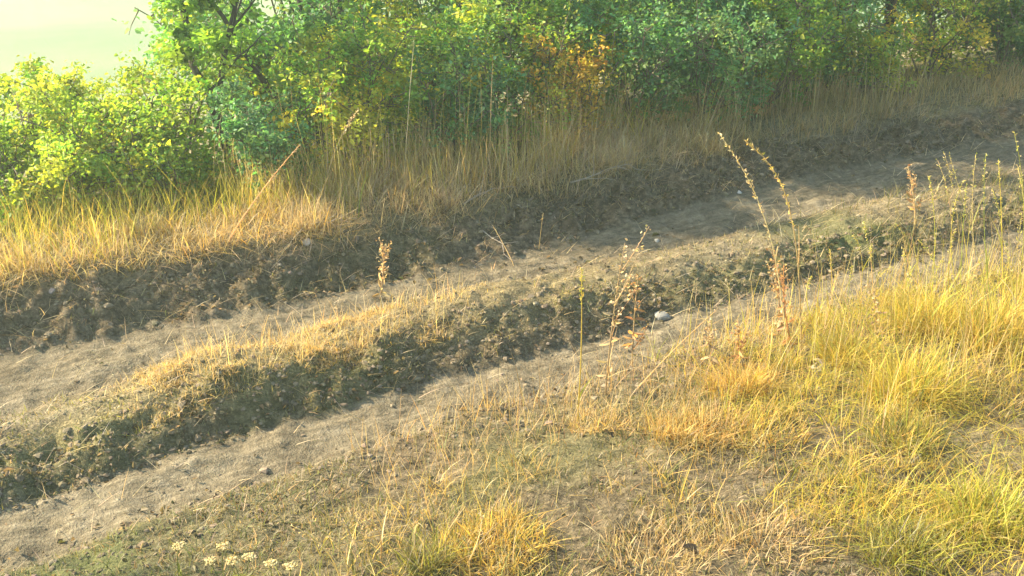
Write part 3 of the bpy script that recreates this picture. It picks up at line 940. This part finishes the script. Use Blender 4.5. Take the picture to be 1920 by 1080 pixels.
# stalks rising out of the bank grass at the right
RS = [(1655, 560, 1620, 415), (1700, 520, 1678, 420), (1745, 560, 1742, 330), (1772, 540, 1758, 300), (1800, 570, 1812, 345), (1838, 560, 1830, 288), (1850, 600, 1860, 352),
      (1880, 580, 1872, 300), (1895, 610, 1901, 245), (1907, 600, 1908, 310), (1868, 640, 1848, 290), (1822, 620, 1805, 340), (1785, 610, 1790, 430), (1730, 600, 1722, 450),
      (1690, 600, 1694, 470), (1668, 590, 1672, 500), (1640, 580, 1632, 460), (1610, 560, 1600, 440), (1760, 650, 1770, 480), (1835, 680, 1842, 470), (1888, 690, 1882, 450),
      (1912, 660, 1916, 400), (1715, 640, 1708, 500), (1800, 520, 1770, 285), (1850, 540, 1780, 290), (1560, 590, 1556, 470), (1585, 600, 1598, 500), (1530, 620, 1520, 520)]
for i, (bx, by, tx, ty) in enumerate(sorted(RS)):
    b = pix(bx, by)
    stalk('grass_stalk', 'thin yellow-green seed stalk rising from the right bank, %s from the left at its foot' % ORD[i], b, lift(tx, ty, b[1]), (rng.normal(0, .05), 0, .03), .0026,
          YGREEN[1:] + STRAW[:2], (.7, 1), 34, (.016, .0045), 1, 'seed stalks over the right bank')

# separate tussocks of grass
def tussock(label, px, py, n, h, R, cols, lean=.5, droop=.6, w=.0045, cat='grass tussock', group='tussocks on the near bank'):
    p = pix(px, py)
    root = tag(empty('grass_tussock', p), label, cat, group)
    a = Acc()
    ang = rng.uniform(0, 6.28, n); rr = R * np.sqrt(rng.random(n))
    x, y = p[0] + np.cos(ang) * rr, p[1] + np.sin(ang) * rr
    B = np.stack([x, y, hxy(x, y) - .01], -1) - p
    c = pal(n, cols)
    k = rr / R
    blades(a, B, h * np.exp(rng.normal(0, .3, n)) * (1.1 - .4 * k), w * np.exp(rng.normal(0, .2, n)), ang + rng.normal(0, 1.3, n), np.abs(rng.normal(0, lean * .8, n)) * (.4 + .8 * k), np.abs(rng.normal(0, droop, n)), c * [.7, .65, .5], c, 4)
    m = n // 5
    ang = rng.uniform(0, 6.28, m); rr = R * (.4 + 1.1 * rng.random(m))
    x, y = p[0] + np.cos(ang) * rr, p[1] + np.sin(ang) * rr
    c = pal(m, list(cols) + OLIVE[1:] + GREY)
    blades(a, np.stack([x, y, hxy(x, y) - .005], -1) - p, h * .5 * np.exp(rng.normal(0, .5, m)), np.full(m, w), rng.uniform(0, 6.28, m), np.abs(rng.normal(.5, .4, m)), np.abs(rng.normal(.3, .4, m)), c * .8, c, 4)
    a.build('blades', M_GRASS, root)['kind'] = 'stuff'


ORA = [(.56, .36, .10), (.48, .29, .08), (.58, .44, .16)]
for t in [
    ('ragged orange dry tussock in front of the near rut, left of the bank grass', 1385, 735, 700, .16, .16, ORA + GOLD[:2]),
    ('orange-gold tussock between the ragged orange one and the bottom edge', 1310, 820, 700, .11, .22, ORA + STRAW[:2] + OLIVE[3:]),
    ('flattened straw and orange tussock at the left foot of the bank grass', 1430, 810, 600, .09, .22, ORA + GOLD[2:] + OLIVE[2:]),
    ('smaller orange tussock just left of the big orange one', 1270, 815, 400, .12, .16, ORA + OLIVE[1:2]),
    ('orange-brown tussock at the foot of the dried weeds by the near rut', 1120, 800, 220, .10, .14, ORA + STRAW),
    ('yellow tussock beside the flat brown stone', 1590, 680, 700, .20, .16, GOLD + YGREEN[1:]),
    ('small bright yellow tuft left of the flat brown stone', 1475, 690, 220, .13, .07, YGREEN[1:] + GOLD[:1]),
    ('bright yellow tussock at the top of the right bank', 1740, 620, 900, .26, .20, YGREEN[1:] + GOLD),
    ('golden tussock against the right edge of the bank', 1860, 640, 900, .28, .20, GOLD + YGREEN[2:]),
    ('broad yellow tussock in the middle of the right bank', 1700, 740, 900, .22, .2, YGREEN[1:] + GOLD[:2]),
    ('green-centred tussock low on the right bank', 1690, 830, 500, .13, .15, YGREEN[:1] + OLIVE[:2] + GOLD[:1]),
    ('pale yellow-green tussock in the lower right corner', 1840, 980, 700, .17, .17, YGREEN + STRAW[:1]),
    ('greyish green tussock left of the lower right corner', 1700, 1040, 600, .14, .17, OLIVE + YGREEN[:2] + GREY[:1]),
    ('straw tussock at the bottom right of the middle', 1240, 1050, 700, .08, .24, STRAW + TAN),
    ('pale straw tussock at the bottom between two olive patches', 1430, 1010, 700, .08, .25, STRAW + TAN),
    ('golden tussock at the bottom left of the straw ones', 930, 1020, 700, .10, .22, GOLD + ORA[:1]),
    ('little fan of green grass at the bottom middle', 800, 1065, 260, .14, .08, YGREEN[:2] + OLIVE)]:
    tussock(*t)

# flat-topped pale flower heads at the bottom edge
def umbel(label, base, top, group='pale flower heads at the bottom edge', R=.022):
    base = np.asarray(base, float); top = np.asarray(top, float)
    root = tag(empty('umbel_flower', base), label, 'flower', group)
    C = stem_curve(np.zeros(3), top - base, rng.normal(0, .015, 3)); C[0, 2] -= .02
    a = Acc(); tube(a, C, np.linspace(.003, .0018, 9), 5, (.2, .21, .08))
    f = Acc()
    for k in range(12):
        az = k * 2.4; rr = R * math.sqrt((k + .5) / 12)
        e = C[-1] + np.array([math.cos(az) * rr, math.sin(az) * rr, .02 - rr * .2])
        tube(a, np.array([C[-1] - [0, 0, .012], (C[-1] + e) / 2 + [0, 0, .002], e]), .0009, 3, (.22, .23, .09))
        P = e + rng.normal(0, .0045, (7, 3)) * [1, 1, .4]
        lumps(f, P, np.full(7, .0035), pal(7, [(.60, .53, .26), (.64, .58, .36), (.54, .44, .18)], None, .08), .7)
    a.build('stem', M_GRASS, root); f.build('flower_head', M_GRASS, root, smooth=False)
    l = Acc(); m = 6; t = rng.uniform(.1, .6, m)
    P = np.stack([np.interp(t, np.linspace(0, 1, 9), C[:, i]) for i in range(3)], -1)
    leaves(l, P, .06, .012, pal(m, OLIVE + YGREEN[:1]), .4, 0); l.build('stem_leaves', M_GRASS, root)['kind'] = 'stuff'


for (bx, by, tx, ty, lab) in [
    (345, 1130, 335, 1030, 'broad pale umbel, leftmost of the flower heads at the bottom edge'),
    (398, 1140, 395, 1058, 'low creamy umbel second from the left at the bottom edge'),
    (425, 1120, 418, 1030, 'pale umbel on a thin stem, highest of the small cluster'),
    (440, 1145, 437, 1057, 'cream umbel just below the highest of the small cluster'),
    (470, 1140, 468, 1050, 'rounded cream umbel in the middle of the small cluster'),
    (512, 1150, 508, 1062, 'yellowish umbel right of the small cluster'),
    (548, 1160, 545, 1068, 'smallest umbel, rightmost of the flower heads at the bottom edge')]:
    b = pix(bx, by); umbel(lab, b, lift(tx, ty, b[1]))

for (bx, by, tx, ty, bow, lab) in [
    (640, 1090, 545, 985, .03, 'long pale stem arching left, first of the leaning stems at the bottom'),
    (655, 1075, 585, 975, .02, 'thin grey stem leaning left beside the long arching one'),
    (670, 1070, 628, 960, .02, 'upright pale stem in the fan of stems at the bottom'),
    (690, 1060, 650, 960, .03, 'seeded stem leaning left in the fan of stems at the bottom'),
    (712, 1050, 672, 970, .04, 'curved pale stem at the right of the fan at the bottom'),
    (775, 1060, 770, 930, .01, 'greenish upright stem right of the fan of stems'),
    (792, 1070, 790, 940, .01, 'second upright stem right of the fan, pale and straight'),
    (870, 1070, 900, 960, .03, 'straw stem leaning right beside the orange grass at the bottom')]:
    b = pix(bx, by); stalk('leaning_stem', lab, b, lift(tx, ty, b[1]), (bow, 0, bow), .003, STRAW + GREY, (.5, 1), 30, (.015, .005), 1, 'leaning stems at the bottom edge')

# ------------------------------------------------------------------ stones and dead branches
for (px, py, s, seed, col, lab) in [
    (1240, 597, (.058, .046, .036), 3, (.20, .195, .17), 'pale grey stone lying in the near rut under the ridge'),
    (1385, 362, (.03, .022, .018), 5, (.33, .31, .27), 'small white stone on the far rut'),
    (1232, 452, (.026, .02, .016), 8, (.34, .32, .27), 'little pale stone at the far edge of the ridge'),
    (98, 548, (.05, .035, .028), 11, (.20, .17, .15), 'pinkish stone on the far bank at the left'),
    (575, 455, (.035, .03, .028), 14, (.42, .36, .30), 'small light stone where the golden grass ends'),
    (1535, 690, (.09, .05, .03), 17, (.30, .25, .19), 'flat brown stone under the yellow grass beside the arching stalks')]:
    p = pix(px, py)
    me = rock_mesh('stone', s, seed); plain_attr(me, col)
    o = link('stone', me, None, M_STONE)
    o.location = (p[0], p[1], p[2] + s[2] * .25); o.rotation_euler = (0, 0, seed)
    tag(o, lab, 'stone', 'stones on the track')


def twig(label, px0, py0, px1, py1, r, n=5, arch=.05):
    p0, p1 = pix(px0, py0), pix(px1, py1)
    root = tag(empty('dead_branch', p0), label, 'branch', 'dead branches on the far bank')
    m = 8
    t = np.linspace(0, 1, m)[:, None]
    C = p0 * (1 - t) + p1 * t
    C[:, 2] = hxy(C[:, 0], C[:, 1]) + r + arch * 4 * (t * (1 - t))[:, 0]
    C += rng.normal(0, .008, C.shape)
    C -= p0
    a = Acc(); tube(a, C, np.linspace(r, r * .4, m), 6, (.30, .25, .19)); a.build('main_stem', M_BARK, root)
    L = np.linalg.norm(C[-1] - C[0])
    for k in range(n):
        p = C[rng.integers(1, m)]
        d = (C[-1] - C[0]) / L * .6 + rng.normal(0, .5, 3) * [1, 1, .5] + [0, 0, .2]
        d /= np.linalg.norm(d)
        s, _ = wander(p, d, L * rng.uniform(.2, .4), 4, .2, -.03)
        a = Acc(); tube(a, s, np.linspace(r * .5, .0012, 5), 4, (.33, .28, .21)); a.build('side_twig', M_BARK, root)


twig('bleached dead branch lying along the top of the far bank', 1070, 345, 1215, 322, .007, 7, .05)
twig('grey dead twig on the far bank left of the bleached branch', 870, 385, 970, 352, .005, 6, .04)
twig('thin brown twig on the lower face of the far bank', 905, 430, 965, 490, .004, 3, .02)
twig('short dead twig at the left end of the far bank', 560, 440, 660, 415, .005, 5, .04)

# ------------------------------------------------------------------ haze
m, n, out = new_mat('haze')
pv = n.nodes.new('ShaderNodeVolumePrincipled')
pv.inputs['Color'].default_value = (.80, .98, .84, 1)
pv.inputs['Density'].default_value = HAZE_DENSITY
pv.inputs['Anisotropy'].default_value = .5
n.links.new(pv.outputs[0], out.inputs['Volume'])
s = 690.0
zb, zt = -18.0, 30.0
V = [(x * s, y * s, z) for z in (zb, zt) for (x, y) in ((-1, -1), (1, -1), (1, 1), (-1, 1))]
F = np.array([[0, 3, 2, 1], [4, 5, 6, 7], [0, 1, 5, 4], [1, 2, 6, 5], [2, 3, 7, 6], [3, 0, 4, 7]])
hz = link('haze', mesh('haze', V, F, None, False), None, m)
tag(hz, 'pale morning haze filling the valley', None, None, 'stuff')
